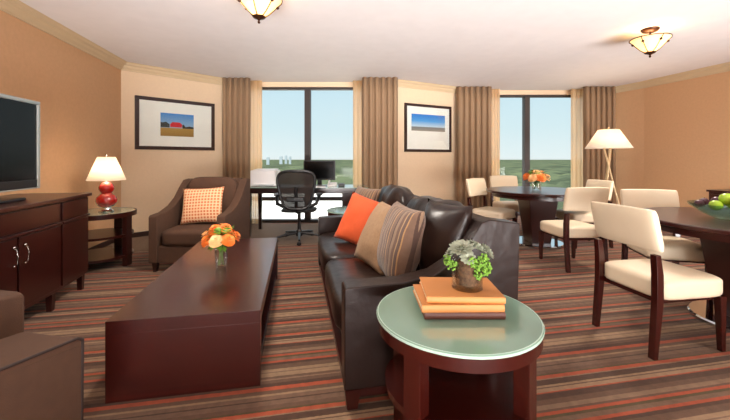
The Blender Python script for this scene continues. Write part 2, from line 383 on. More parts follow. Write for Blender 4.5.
bm = BM(); wall_seg(bm, W3E, (6.35, YB)); struct('wall_right', bm, M_WALL)
bm = BM(); box(bm, -2.67, 6.47, YB - .12, YB, 0, HC); struct('wall_rear', bm, M_WALL)
# cornices: stepped moulding swept along each wall
def cornice(name, a, b):
    a = Vector((a[0], a[1], 0)); b = Vector((b[0], b[1], 0)); d = (b - a).normalized(); n = Vector((d.y, -d.x, 0))
    prof = [(0, HC - .115), (.018, HC - .115), (.022, HC - .095), (.045, HC - .07), (.055, HC - .045), (.085, HC - .03), (.095, HC - .012), (.11, HC), (0, HC)]
    bm = BM(); A = [bm.verts.new(a + n * p[0] + Vector((0, 0, p[1]))) for p in prof]; B = [bm.verts.new(b + n * p[0] + Vector((0, 0, p[1]))) for p in prof]
    bm.faces.new(A); bm.faces.new(B[::-1])
    for i in range(len(prof)): bm.faces.new([A[i], B[i], B[(i + 1) % len(prof)], A[(i + 1) % len(prof)]])
    struct(name, bm, M_TRIM)
cornice('trim_1', (-2.55, YB), C1); cornice('trim_2', C1, W1L); cornice('trim_3', W2S, W2E); cornice('trim_4', W2R, W3E); cornice('trim_5', W3E, (6.35, YB))
def baseb(name, a, b):
    bm = BM(); wall_seg(bm, a, b, 0, 0.075, t=0.015, flip=True); struct(name, bm, M_BASE)
baseb('baseboard_left', (-2.55, YB), C1); baseb('baseboard_back', C1, W1L); baseb('baseboard_middle', W2S, W2E); baseb('baseboard_corner', W2R, W3E); baseb('baseboard_right', W3E, (6.35, YB))

def window(name, pl, pr, d, mull_px, rail):
    rl, rr = (pl - 365) / 355 * d, (pr - 365) / 355 * d; rm = (mull_px - 365) / 355 * d
    root = bpy.data.objects.new(name, None); C.objects.link(root); root.location = RD(0, d); root.rotation_euler = (0, 0, -YAW); root['kind'] = 'structure'
    bm = BM(); box(bm, rl, rr, -.03, .14, 2.52, HC); obj('window_head', bm, M_WALLL, root)
    bm = BM()
    box(bm, rl, rr, 0, .10, 2.475, 2.52); box(bm, rl, rr, -.02, .12, 0, .05)
    box(bm, rl, rl + .06, 0, .10, 0, 2.5); box(bm, rr - .06, rr, 0, .10, 0, 2.5)
    if rail: box(bm, rl, rr, .01, .09, .40, .47)
    obj('window_frame', bm, M_FRAME, root, bevel=.004)
    bm = BM(); box(bm, rm - .055, rm + .055, -.02, .11, 0.05, 2.48); obj('mullion', bm, M_FRAME, root, bevel=.004)
    for a, b in ((rl + .06, rm - .07), (rm + .07, rr - .06)):
        bm = BM(); box(bm, a, b, .045, .055, 0.05, 2.475); obj('pane', bm, M_PANE, root)
window('window_1', 243, 376, 6.62, 307.5, True)
window('window_2', 471, 600, 7.42, 527, False)

# ------------------------------------------------------------------ outside
GZ = -42.0
def forest():
    bm = BM(); nx, ny = 150, 130
    vs = []
    for j in range(ny + 1):
        d = 60 * (9000 / 60) ** ((j / ny) ** 1.35)
        row = []
        for i in range(nx + 1):
            r = (-1.0 + 2.4 * i / nx) * d
            x, y, _ = RD(r, d)
            h = max(0, 1 - d / 2500)
            z = GZ + 9 * h * noise.noise(Vector((x / 9, y / 9, 0))) + 14 * h * noise.noise(Vector((x / 55, y / 55, 3)))
            row.append(bm.verts.new((x, y, z)))
        vs.append(row)
    for j in range(ny):
        for i in range(nx): bm.faces.new([vs[j][i], vs[j][i + 1], vs[j + 1][i + 1], vs[j + 1][i]])
    return bm
def forest_mat():
    m, nt, b = new_mat('tree_canopy_green')
    tc = N(nt, 'ShaderNodeTexCoord')
    n1 = N(nt, 'ShaderNodeTexNoise'); n1.inputs['Scale'].default_value = 0.012; n1.inputs['Detail'].default_value = 8; nt.links.new(tc.outputs['Object'], n1.inputs['Vector'])
    rp = N(nt, 'ShaderNodeValToRGB'); rp.color_ramp.elements[0].position = .35; rp.color_ramp.elements[1].position = .68
    rp.color_ramp.elements[0].color = rgb(50, 58, 46); rp.color_ramp.elements[1].color = rgb(90, 98, 72)
    e = rp.color_ramp.elements.new(.5); e.color = rgb(70, 78, 62); e = rp.color_ramp.elements.new(.8); e.color = rgb(150, 148, 126)
    nt.links.new(n1.outputs[0], rp.inputs[0]); nt.links.new(rp.outputs[0], b.inputs['Base Color']); b.inputs['Roughness'].default_value = 1; b.inputs['Specular IOR Level'].default_value = 0
    return m
tag(obj('tree_canopy', forest(), forest_mat(), smooth=True, angle=180), 'wide green canopy of treetops stretching to the horizon outside the windows', 'trees', kind='stuff')
M_ROOF = plain('white_roof', rgb(235, 232, 225), 0.8, var=0.04, vscale=.3)
M_TOWER = plain('haze_tinted_concrete', rgb(160, 172, 178), 0.9)  # distance haze is put into the flat colour
M_TAN = plain('tan_concrete', rgb(196, 178, 152), 0.9)
rb = thing('neighbouring_building', 'low building with a bright white flat roof just below the desk window', 'building', RD(-22, 45), -YAW)
bm = BM(); box(bm, -26, 26, -22, 22, GZ - 8, -6.3); obj('wall', bm, M_TAN, rb)
bm = BM(); box(bm, -26.3, 26.3, -22.3, 22.3, -6.3, -6.0); obj('roof', bm, M_ROOF, rb)
bm = BM(); box(bm, -26.3, 26.3, 21.9, 22.3, -6.0, -5.4); box(bm, 25.9, 26.3, -22.3, 21.9, -6, -5.4); obj('parapet', bm, M_ROOF, rb)
bm = BM(); box(bm, 4, 8, 6, 9, -6, -4.4); obj('roof_unit', bm, M_ROOF, rb)
proto = None
for k, (px, wpx, top, d) in enumerate([(268, 2.5, 157, 2300), (281, 2.5, 156, 2500), (286, 2, 155.2, 2600), (290, 2, 156, 2500)]):
    wd = wpx / 355 * d; zt = 1.2 + (158 - top) / 355 * d + 0
    bm = BM(); box(bm, -wd / 2, wd / 2, -10, 10, 0, zt - GZ); box(bm, -wd / 4, wd / 4, -4, 4, zt - GZ, zt - GZ + 2)
    o = obj('distant_tower', bm, M_TOWER, loc=PX(px, d, GZ - 3), rotz=-YAW)
    tag(o, 'hazy grey tower block far off on the horizon', 'building', 'tower blocks on the skyline')
for k, (px, d, wd, h, z0) in enumerate([(342, 230, 30, 8, GZ)]):
    bm = BM(); box(bm, -wd / 2, wd / 2, -8, 8, 0, h + 14); box(bm, -wd / 2 - .3, wd / 2 + .3, -8.3, 8.3, h + 13.6, h + 14.4)
    tag(obj('low_building', bm, M_TAN, loc=PX(px, d, z0), rotz=-YAW), 'pale tan low-rise building among the treetops beyond the white roof', 'building')

# ------------------------------------------------------------------ curtains
def curtain(name, mat, px0, px1, d, folds, label, cat, amp=0.062, ztop=2.6, z0=0.015, group=None):
    a = Vector(PX(px0, d)); b = Vector(PX(px1, d)); L = (b - a).length; ux = (b - a).normalized(); uy = Vector((-ux.y, ux.x, 0))
    bm = BM(); n = folds * 10; rows = 8; vs = []
    for j in range(rows + 1):
        z = z0 + (ztop - z0) * j / rows; row = []
        for i in range(n + 1):
            t = i / n; ph = 2 * PI * folds * t
            am = amp * (0.75 + 0.35 * noise.noise(Vector((t * 6 + px0, j * .25, 0)))) * (1 if j < rows else .8)
            off = -1.5 * am * (abs(math.sin(ph / 2 + 0.25 * noise.noise(Vector((t * 4, j * .3, px0))))) ** .8) + am * .7
            sx = .012 * math.sin(2 * ph)
            row.append(bm.verts.new(ux * (t * L - L / 2 + sx) + uy * off + Vector((0, 0, z))))
        vs.append(row)
    for j in range(rows):
        for i in range(n): bm.faces.new([vs[j][i], vs[j][i + 1], vs[j + 1][i + 1], vs[j + 1][i]])
    c = (a + b) / 2
    o = obj(name, bm, mat, smooth=True, loc=(c.x, c.y, 0), angle=180)
    s = o.modifiers.new('solid', 'SOLIDIFY'); s.thickness = 0.003
    tag(o, label, cat, group); return o
curtain('curtain', M_CURT, 222, 250, 6.20, 5, 'taupe pleated drape nearest the framed barn picture', 'curtain')
curtain('curtain', M_CURT, 362, 398, 6.16, 6, 'taupe pleated drape right of the desk window, beside the blue seascape', 'curtain')
curtain('curtain', M_CURT, 457, 492, 6.96, 6, 'taupe pleated drape left of the dining window', 'curtain')
curtain('curtain', M_CURT, 584, 616, 6.96, 6, 'taupe pleated drape behind the crossed-leg floor lamp', 'curtain')
curtain('sheer_curtain', M_SHEER, 247, 262, 6.42, 4, 'pale sheer drape on the left edge of the desk window', 'sheer curtain', amp=.02)
curtain('sheer_curtain', M_SHEER, 353, 368, 6.42, 4, 'pale sheer drape on the right edge of the desk window', 'sheer curtain', amp=.02)
curtain('sheer_curtain', M_SHEER, 488, 500, 7.2, 4, 'pale sheer drape on the left edge of the dining window', 'sheer curtain', amp=.02)
curtain('sheer_curtain', M_SHEER, 571, 588, 7.2, 4, 'pale sheer drape on the right edge of the dining window', 'sheer curtain', amp=.02)

# ------------------------------------------------------------------ framed pictures
def picture(name, a, b, t0, t1, z0, z1, border, label, pm, img, extra=None):
    """a,b: wall ends; t0,t1 metres from a"""
    a = Vector((a[0], a[1], 0)); b = Vector((b[0], b[1], 0)); d = (b - a).normalized(); n = Vector((d.y, -d.x, 0))
    c = a + d * (t0 + t1) / 2 + n * 0.003; W = t1 - t0; H = z1 - z0; zc = (z0 + z1) / 2
    root = thing(name, label, 'picture', (c.x, c.y, zc), math.atan2(d.y, d.x))
    bw = border; bm = BM()
    for x0, x1, q0, q1 in ((-W / 2, W / 2, H / 2 - bw, H / 2), (-W / 2, W / 2, -H / 2, -H / 2 + bw), (-W / 2, -W / 2 + bw, -H / 2 + bw, H / 2 - bw), (W / 2 - bw, W / 2, -H / 2 + bw, H / 2 - bw)):
        box(bm, x0, x1, -.03, 0, q0, q1)
    obj('frame', bm, M_ESP, root, bevel=.003)
    bm = BM(); box(bm, -W / 2 + bw, W / 2 - bw, -.012, -.004, -H / 2 + bw, H / 2 - bw); obj('mat_board', bm, M_MAT, root)
    x0, x1, q0, q1 = img
    bm = BM(); box(bm, x0 * W / 2, x1 * W / 2, -.5, .5, -.5, .5)
    iw = (x1 - x0) * W / 2; ih = (q1 - q0) * H / 2
    bm.free(); bm = BM(); box(bm, -iw / 2, iw / 2, -.001, .001, -.5, .5)
    o = obj('print', bm, pm, root); o.location = ((x0 + x1) * W / 4, -.0135, (q0 + q1) * H / 4); o.scale = (1, 1, ih)
    if extra: extra(root, o, iw, ih, ((x0 + x1) * W / 4, -.0155, (q0 + q1) * H / 4))
    bm = BM(); box(bm, -W / 2 + bw, W / 2 - bw, -.022, -.020, -H / 2 + bw, H / 2 - bw); obj('glazing', bm, M_PANE, root)
def barn(root, o, iw, ih, c):
    x, y, z = c
    def flat(name, pts, m):
        bm = BM(); prism(bm, [(x + p[0] * iw, z + p[1] * ih) for p in pts], y - .001, y, 'y'); obj(name, bm, m, root)
    flat('printed_barn', [(-.22, -.10), (.12, -.10), (.14, .02), (.06, .12), (-.16, .12), (-.22, .02)], plain('barn_red', rgb(206, 40, 48), .6))
    flat('printed_trees', [(-.5, -.12), (-.24, -.12), (-.24, .02), (-.34, .12), (-.44, .08), (-.5, .1)], plain('print_tree_dark', rgb(52, 50, 44), .6))
    flat('printed_hedge', [(.15, -.14), (.5, -.14), (.5, -.06), (.36, -.03), (.24, -.07), (.18, .04), (.14, .0)], MATS['print_tree_dark'])
def ray_wall(px, a, b):
    u = (px - 365) / 355; dx, dy = u * CA + SA, -u * SA + CA
    ex, ey = b[0] - a[0], b[1] - a[1]; det = dx * (-ey) - (-ex) * dy
    t = (a[0] * (-ey) - (-ex) * a[1]) / det; s_ = (dx * a[1] - dy * a[0]) / det
    return s_ * math.hypot(ex, ey), t
def pic_from_px(name, a, b, pl, pr, yt, yb, *args, **k):
    t0, d0 = ray_wall(pl, a, b); t1, d1 = ray_wall(pr, a, b); dm = (d0 + d1) / 2
    picture(name, a, b, t0, t1, 1.2 + (158 - yb) / 355 * dm, 1.2 + (158 - yt) / 355 * dm, *args, **k)
pic_from_px('framed_picture', C1, W1L, 134.5, 214, 100, 150, .055, 'framed landscape print with red barn and blue sky, left of the desk window', M_SKYP, (-.42, .42, -.46, .44), extra=barn)
pic_from_px('framed_picture', W2S, W2E, 404, 450.5, 105, 152, .05, 'framed seascape print of blue sky over grey water, between the two windows', M_SEAP, (-.72, .72, -.12, .58))

# ------------------------------------------------------------------ ceiling fixtures
def bowl_fixture(loc, label):
    root = thing('ceiling_light', label, 'ceiling light', loc, group='bowl ceiling lights')
    lathe_ = BM(); lathe(lathe_, [(0, 0), (.085, 0), (.085, -.012), (.07, -.03), (.03, -.04), (0, -.04)], 24); obj('canopy', lathe_, M_BRONZE, root, smooth=True)
    bm = BM(); tube(bm, [(0, 0, -.03), (0, 0, -.27)], .01); obj('rod', bm, M_BRONZE, root, smooth=True)
    bm = BM(); prof = [(.02, -.255), (.05, -.245), (.08, -.222), (.115, -.185), (.15, -.145), (.182, -.112)]
    lathe(bm, prof, 40); s = obj('glass_bowl', bm, M_BOWL, root, smooth=True); md = s.modifiers.new('s', 'SOLIDIFY'); md.thickness = .005
    bm = BM()
    for k in range(6):
        a = 2 * PI * k / 6 + .3
        tube(bm, [(math.cos(a) * (r + .003), math.sin(a) * (r + .003), z - .004) for r, z in prof], .0045, 6)
    lathe(bm, [(.178, -.114), (.188, -.114), (.188, -.106), (.178, -.106), (.178, -.114)], 40)
    obj('ribs', bm, M_BRONZE, root, smooth=True)
    for k in range(6):
        a = 2 * PI * k / 6 + .3; bm = BM()
        ball(bm, (math.cos(a) * .152, math.sin(a) * .152, -.155), .014, 6)
        obj('leaf_ornament', bm, M_BRONZE, root, smooth=True)
    bm = BM(); lathe(bm, [(0, -.315), (.008, -.31), (.012, -.30), (.006, -.29), (.012, -.28), (.045, -.268), (.055, -.256), (.02, -.25), (0, -.25)], 20); obj('finial', bm, M_BRONZE, root, smooth=True)
    l = bpy.data.lights.new('bulb', 'POINT'); l.energy = UP_W; l.color = (1, .72, .42); l.shadow_soft_size = .06
    lo = bpy.data.objects.new('bulb', l); C.objects.link(lo); lo.parent = root; lo.location = (0, 0, -.15)
    l = bpy.data.lights.new('bulb', 'SPOT'); l.energy = LAMP_W; l.color = (1, .92, .82); l.shadow_soft_size = .12; l.spot_size = math.radians(168); l.spot_blend = .6
    lo = bpy.data.objects.new('bulb', l); C.objects.link(lo); lo.parent = root; lo.location = (0, 0, -.34)
    return root
bowl_fixture((-.305, 3.01, HC), 'bowl ceiling light above the coffee table, cut by the top edge')
f2 = bowl_fixture((3.79, 3.225, HC), 'bowl ceiling light above the dining area on the right')

bowl_fixture((-.30, -1.3, HC), 'added unseen bowl ceiling light behind the viewer over the seating')  # extra fixture out of view, added to light the room from above
bowl_fixture((3.79, -1.1, HC), 'added unseen bowl ceiling light behind the viewer over the dining side')  # second out-of-view fixture, also added for fill on the dining side

# ------------------------------------------------------------------ coffee table
t = thing('coffee_table', 'long low dark cherry coffee table with solid waterfall ends', 'coffee table', (-.555, 2.81, 0))
bm = BM(); box(bm, -.365, .365, -.87, .87, .335, .40); obj('tabletop', bm, M_CHERRY, t, bevel=.001)
for s in (-1, 1):
    bm = BM(); box(bm, -.365, .365, s * .87 - (.06 if s > 0 else 0), s * .87 + (.06 if s < 0 else 0), .0, .335); obj('end_panel', bm, M_CHERRY, t, bevel=.001)
bm = BM(); box(bm, -.35, .35, -.81, .81, .0, .05); obj('bottom_shelf', bm, M_CHERRY, t, bevel=.003)

# ------------------------------------------------------------------ flowers
def rose(bm, c, r, seed=0, tilt=(0, 0)):
    rn = random.Random(seed); c = Vector(c)
    R = Matrix.Rotation(tilt[0], 3, 'X') @ Matrix.Rotation(tilt[1], 3, 'Y')
    ball(bm, c, r * .45, 7)
    for ring, (n, rr, up, op) in enumerate([(3, .45, .62, .15), (4, .68, .50, .3), (5, .9, .25, .45), (6, 1.05, -.05, .55)]):
        for k in range(n):
            a0 = 2 * PI * (k + .3 * ring) / n + rn.uniform(-.15, .15); w_ = 2 * PI / n * 1.15
            g = []
            for i in range(5):
                row = []
                for j in range(4):
                    a = a0 + w_ * (i / 4 - .5) * (1 - .12 * (j == 3)); q = j / 3
                    rad = r * rr * (.35 + .65 * q ** .8) + (r * .12 * op if j == 3 else 0)
                    z = r * (up + .25 * q - (.45 * op * q * q)) - r * .1 * abs(i / 4 - .5)
                    row.append(bm.verts.new(c + R @ Vector((math.cos(a) * rad, math.sin(a) * rad, z))))
                g.append(row)
            for i in range(4):
                for j in range(3): bm.faces.new([g[i][j], g[i + 1][j], g[i + 1][j + 1], g[i][j + 1]])
def leafs(bm, c, R, n, seed, L=.05, z=0):
    rn = random.Random(seed)
    for k in range(n):
        a = rn.uniform(0, 2 * PI); el = rn.uniform(-.6, .9)
        d = Vector((math.cos(a) * math.cos(el), math.sin(a) * math.cos(el), math.sin(el))); s = Vector((-math.sin(a), math.cos(a), 0))
        p = Vector(c) + d * R * rn.uniform(.7, 1); l = L * rn.uniform(.7, 1.2)
        v = [bm.verts.new(p), bm.verts.new(p + d * l * .5 + s * l * .28), bm.verts.new(p + d * l - Vector((0, 0, l * .15))), bm.verts.new(p + d * l * .5 - s * l * .28)]
        bm.faces.new(v)
def glass_cyl(bm, r0, r1, h, base=.012, seg=28):
    lathe(bm, [(0, 0), (r0, 0), (r1, h), (r1 - .004, h), (r0 - .004, base), (0, base)], seg)
def vase_with_roses(loc, r0, r1, h, spread, hz, roses, label_v, label_b, rr=.035, seed=1, mats=(M_ROSE, M_ROSEP)):
    v = thing('glass_vase', label_v, 'vase', loc)
    bm = BM(); glass_cyl(bm, r0, r1, h); obj('vessel', bm, M_GLASS, v, smooth=True)
    b = thing('flower_bouquet', label_b, 'flowers', (loc[0], loc[1], loc[2] + .014))
    rn = random.Random(seed)
    bm = BM()
    for k in range(9):
        a = rn.uniform(0, 2 * PI); q = rn.uniform(.2, .75)
        tube(bm, [(math.cos(a + 2) * r0 * .6, math.sin(a + 2) * r0 * .6, 0), (math.cos(a) * r1 * q * .6, math.sin(a) * r1 * q * .6, h - .01), (math.cos(a) * r1 * q * 1.0, math.sin(a) * r1 * q * 1.0, h + hz * .4)], .003, 6)
    obj('stems', bm, M_STEM, b, smooth=True)
    for k, (x, y, z) in enumerate(roses):
        bm = BM(); rose(bm, (x * spread, y * spread, h + hz * z), rr * rn.uniform(.9, 1.1), seed * 50 + k, (-y * .8, x * .8))
        obj('rose', bm, mats[k % 3 == 1], b, smooth=True, angle=80)
    bm = BM(); leafs(bm, (0, 0, h + hz * .5), spread * .85, 90, seed, .05); obj('leaves', bm, M_LEAF, b)
    bm = BM()
    for k in range(4):
        a = rn.uniform(0, 2 * PI); ball(bm, (math.cos(a) * spread * .55, math.sin(a) * spread * .55, h + hz * 1.0), rr * .6, 7)
    obj('green_bud', bm, M_SEDUM, b, smooth=True)
R1 = [(-.8, -.5, .45), (-.15, -.85, .5), (.6, -.7, .5), (.95, .1, .55), (-.95, .2, .6), (-.3, -.35, 1.0), (.35, -.25, 1.05), (0, .4, 1.0), (-.5, .75, .6), (.5, .75, .6)]
vp = PX(221.0, 2.61)
vase_with_roses((vp[0], vp[1], .401), .036, .047, .13, .10, .13, R1, 'small clear glass vase standing on the cherry coffee table', 'orange roses with green leaves standing on the coffee table', .048, 3)

# ------------------------------------------------------------------ round end tables
def round_side_table(loc, rot, label, R=.32, H=.58, name='round_end_table'):
    t = thing(name, label, 'side table', loc, rot)
    bm = BM(); lathe(bm, [(0, H - .012), (R - .004, H - .012), (R, H - .008), (R, H - .003), (R - .003, H), (0, H)], 64); obj('glass_top', bm, M_FROST, t, smooth=True, angle=30, label='frosted green glass top')
    bm = BM(); lathe(bm, [(R - .006, H - .012), (R, H - .012), (R + .001, H - .004), (R - .004, H + .0005), (R - .007, H + .0005), (R - .006, H - .012)], 64); obj('glass_rim', bm, M_GEDGE, t, smooth=True, label='pale polished glass rim')
    bm = BM(); lathe(bm, [(0, H - .012), (R - .005, H - .012), (R - .005, H - .06), (R - .03, H - .06), (R - .03, H - .03), (0, H - .03)], 64); obj('apron', bm, M_CHERRY, t, smooth=True, angle=30)
    bm = BM(); lathe(bm, [(0, .285), (R - .035, .285), (R - .035, .31), (0, .31)], 64); obj('shelf', bm, M_CHERRY, t, smooth=True, angle=30)
    for k in range(4):
        a = PI / 4 + PI / 2 * k; q = R - .05
        bm = BM(); M = Matrix.Translation((math.cos(a) * q, math.sin(a) * q, 0)) @ Matrix.Rotation(a, 4, 'Z')
        box(bm, -.028, .028, -.035, .035, 0, H - .03, M); obj('leg', bm, M_CHERRY, t, bevel=.003)
    return t
rt = round_side_table((.63, 1.338, 0), math.radians(-10), 'round cherry side table with frosted glass top in the foreground, holding books')
rt2 = copy_tree(rt); rt2.location = (.67, 4.22, 0); rt2.rotation_euler.z = .2; rt2['label'] = 'round frosted glass side table beyond the far arm of the sofa'

# books
def book(r0, r1, d0, d1, z0, th, cover, label, rot=0.0):
    c = RD((r0 + r1) / 2, (d0 + d1) / 2, z0); W, D = (r1 - r0) / 2, (d1 - d0) / 2
    t = thing('book', label, 'book', c, -YAW + rot)
    bm = BM(); box(bm, -W, W, -D, D, 0, .003); box(bm, -W, W, -D, D, th - .003, th)
    prism(bm, [(-D, 0), (-D - .004, th * .3), (-D - .004, th * .7), (-D, th), (-D + .003, th), (-D + .003, 0)], -W, W, 'x')
    obj('cover', bm, cover, t, bevel=.001)
    bm = BM(); box(bm, -W + .004, W - .004, -D + .004, D - .004, .003, th - .003); obj('pages', bm, M_PAGE, t)
book(.228, .538, 1.36, 1.585, .5815, .027, M_BOOKD, 'dark brown book at the bottom of the stack on the foreground table', .0)
book(.215, .533, 1.358, 1.585, .6087, .029, M_BOOKO, 'orange cloth book in the middle of the stack on the foreground table', .02)
book(.242, .545, 1.372, 1.60, .6379, .025, M_BOOKO, 'orange cloth book on top of the stack, under the succulent', -.03)
# succulent in glass
def rosette(bm, c, r, n=5, seed=0, tilt=(0, 0), w_=.55):
    R = Matrix.Rotation(tilt[0], 3, 'X') @ Matrix.Rotation(tilt[1], 3, 'Y'); c = Vector(c)
    for ring in range(n):
        q = 1 - ring / n; cnt = 7 + int(4 * q)
        for k in range(cnt):
            a = 2 * PI * (k + ring * .5) / cnt; el = .2 + (1 - q) * 1.1
            d = Vector((math.cos(a) * math.cos(el), math.sin(a) * math.cos(el), math.sin(el))); s = Vector((-math.sin(a), math.cos(a), 0)); u = d.cross(s)
            l = r * (q * .85 + .2); b0 = Vector((0, 0, r * .12 * ring / n))
            P = []
            for tt, ww, hh in ((.1, .12, .05), (.45, .26 * w_ / .5, .10), (.8, .24 * w_ / .5, .08), (1.0, .04, .02)):
                P.append([bm.verts.new(c + R @ (b0 + d * l * tt + s * l * ww * sg + u * (l * hh * z))) for sg, z in ((1, 0), (0, -1.2), (-1, 0), (0, .6))])
            for i in range(3):
                for j in range(4): bm.faces.new([P[i][j], P[i][(j + 1) % 4], P[i + 1][(j + 1) % 4], P[i + 1][j]])
            bm.faces.new(P[3])
sc = PX(467, 1.475)
v = thing('glass_planter', 'clear glass cylinder planter standing on the orange books', 'vase', (sc[0], sc[1], .6632))
bm = BM(); glass_cyl(bm, .062, .063, .115, .014, 36); obj('vessel', bm, M_GLASS, v, smooth=True)
p = thing('succulent_arrangement', 'grey succulents and bright green sedum in the glass planter', 'plant', (sc[0], sc[1], .678))
bm = BM(); lathe(bm, [(0, .004), (.046, .004), (.05, .08), (.03, .105), (0, .11)], 24); obj('soil', bm, M_SOIL, p, smooth=True)
cr = Matrix.Rotation(-YAW, 3, 'Z')
for k, (x, y, z, r, tx, ty) in enumerate([(-.025, -.01, .145, .058, .3, -.25), (.045, .02, .142, .055, .1, .5), (-.05, .03, .12, .045, -.2, -.6), (.012, .04, .15, .045, -.3, 0), (.085, .01, .13, .04, .2, 1.0), (-.012, -.05, .12, .035, .8, -.2)]):
    bm = BM(); rosette(bm, cr @ Vector((x, y, z)), r * .92, 5, k, (tx, ty), .42); obj('rosette', bm, M_SUCC, p, smooth=True, angle=60)
rn = random.Random(4)
for k, (x, y, z) in enumerate([(-.085, -.01, .10), (-.07, -.03, .085), (.02, -.06, .095), (.045, -.06, .075), (.065, -.045, .09), (.03, -.065, .06), (.075, -.03, .065), (0, -.065, .11), (.055, -.04, .115)]):
    bm = BM(); q = cr @ Vector((x, y, z))
    for i in range(22):
        dd = Vector((rn.gauss(0, 1), rn.gauss(0, 1), rn.gauss(0, 1))).normalized() * rn.uniform(.008, .022)
        ball(bm, q + dd, .0055, 4)
    obj('sedum_sprig', bm, M_SEDUM, p, smooth=True)

# ------------------------------------------------------------------ sofa  (faces -x, near end at y 1.68)
t = thing('sofa', 'dark brown leather sofa with loose back cushions facing the coffee table', 'sofa', (.67, 2.72, 0))
def arm_prof(): return [(-.45, .10), (-.45, .575), (-.44, .585), (-.16, .592), (.0, .62), (.09, .67), (.19, .78), (.25, .87), (.30, .885), (.47, .86), (.45, .10)]
for s in (-1, 1):
    bm = BM(); a, b = (-1.06, -.94) if s < 0 else (.94, 1.06); prism(bm, arm_prof(), a, b, 'y'); obj('arm', bm, M_LEATHER, t, bevel=.009)
bm = BM(); box(bm, -.40, .40, -.94, .94, .10, .28); obj('base', bm, M_LEATHER, t, bevel=.01)
bm = BM(); prism(bm, [(.22, .28), (.30, .85), (.45, .85), (.45, .28)], -.94, .94, 'y'); obj('back', bm, M_LEATHER, t, bevel=.02)
for s in (-1, 1):
    a, b = (-.935, -.003) if s < 0 else (.003, .935)
    bm = BM(); softbox(bm, -.475, .24, a, b, .275, .45, 7, 12, .06, .006, s); obj('seat_cushion', bm, M_LEATHER, t, smooth=True, angle=180)
    bm = BM(); M = Matrix.Translation((.20, (a + b) / 2, .68)) @ Matrix.Rotation(math.radians(13), 4, 'Y')
    softbox(bm, -.11, .11, a - (a + b) / 2 + .005, b - (a + b) / 2 - .005, -.25, .25, 3.6, 14, .05, .03, 3 * s, M); obj('back_cushion', bm, M_LEATHER, t, smooth=True, angle=180)
for x in (-.41, .38):
    for y in (-1.02, 1.02):
        bm = BM(); leg(bm, x, y, 0, .10, .05, .075); obj('leg', bm, M_DARKW, t)
bm = BM(); box(bm, -.44, .44, -1.05, 1.05, .06, .10); obj('plinth', bm, M_DARKW, t, label='dark wood plinth rail')

def scatter(name, label, c, nx, ny, lean, roll, wd, ht, th, mat, seed, pw=.42):
    """cushion: c centre, (nx,ny) facing direction of its front, lean back angle, roll in its plane"""
    bm = BM(); pillow(bm, wd, ht, th, seed=seed, wr=.012, pw=pw)
    o = obj(name, bm, mat, smooth=True, angle=180)
    rz = face_rot(nx, ny) + PI                               # front is local -y
    M = Matrix.Rotation(rz, 4, 'Z') @ Matrix.Rotation(-lean, 4, 'X') @ Matrix.Rotation(roll, 4, 'Y')
    o.matrix_world = Matrix.Translation(c) @ M
    tag(o, label, 'cushion'); return o
scatter('throw_pillow', 'plain orange throw pillow on the far sofa seat', (.585, 3.07, .635), -.66, -.75, math.radians(24), math.radians(13), .50, .45, .16, M_ORANGEP, 1)
scatter('throw_pillow', 'brown striped throw pillow half hidden behind the orange one', (.64, 3.50, .70), -.93, -.35, math.radians(22), 0, .46, .44, .14, M_STRP, 2)
scatter('throw_pillow', 'plain tan throw pillow behind the near striped one', (.585, 2.42, .655), -.95, -.30, math.radians(28), math.radians(4), .44, .47, .19, M_TANP, 3)
scatter('throw_pillow', 'brown and gold striped throw pillow nearest the sofa arm', (.625, 2.12, .675), -.995, -.10, math.radians(14), math.radians(2), .44, .48, .21, M_STRP, 4)
scatter('throw_pillow', 'dark glossy leather pillow in the near corner of the sofa', (.83, 1.92, .70), -.95, -.3, math.radians(8), 0, .38, .50, .25, M_LEATHER, 5, .6)

# ------------------------------------------------------------------ armchairs
def armchair_parts(t):
    prof = [(.42, .10), (.42, .585), (.40, .60), (.24, .61), (.06, .66), (-.08, .74), (-.20, .85), (-.30, .93), (-.42, .94), (-.40, .10)]
    for s in (-1, 1):
        bm = BM(); a, b = (-.40, -.31) if s < 0 else (.31, .40); prism(bm, prof, a, b, 'x'); obj('arm', bm, M_BROWNF, t, bevel=.012)
    bm = BM(); box(bm, -.31, .31, -.38, .405, .10, .27); obj('base', bm, M_BROWNF, t, bevel=.01)
    bm = BM(); prism(bm, [(-.24, .27), (-.33, .94), (-.42, .95), (-.40, .27)], -.31, .31, 'x'); obj('back', bm, M_BROWNF, t, bevel=.02)
    bm = BM(); softbox(bm, -.305, .305, -.22, .42, .265, .44, 7, 10, .07); obj('seat_cushion', bm, M_BROWNF, t, smooth=True, angle=180)
    bm = BM(); M = Matrix.Translation((0, -.22, .66)) @ Matrix.Rotation(math.radians(8), 4, 'X'); softbox(bm, -.30, .30, -.07, .07, -.27, .31, 5, 10, 0, 0, 0, M); obj('back_cushion', bm, M_BROWNF, t, smooth=True, angle=180)
    for x in (-.35, .35):
        for y in (-.35, .37):
            bm = BM(); leg(bm, x, y, 0, .10, .035, .05); obj('leg', bm, M_ESP, t)
t = thing('armchair', 'brown fabric armchair with sloping arms beside the round lamp table', 'armchair', (-1.055, 4.40, 0), face_rot(-.18, -.98))
armchair_parts(t)
scatter('throw_pillow', 'orange and cream checked throw pillow on the far armchair', (-1.07, 4.37, .655), -.18, -.98, math.radians(16), math.radians(-3), .48, .42, .14, M_CHECK, 6)
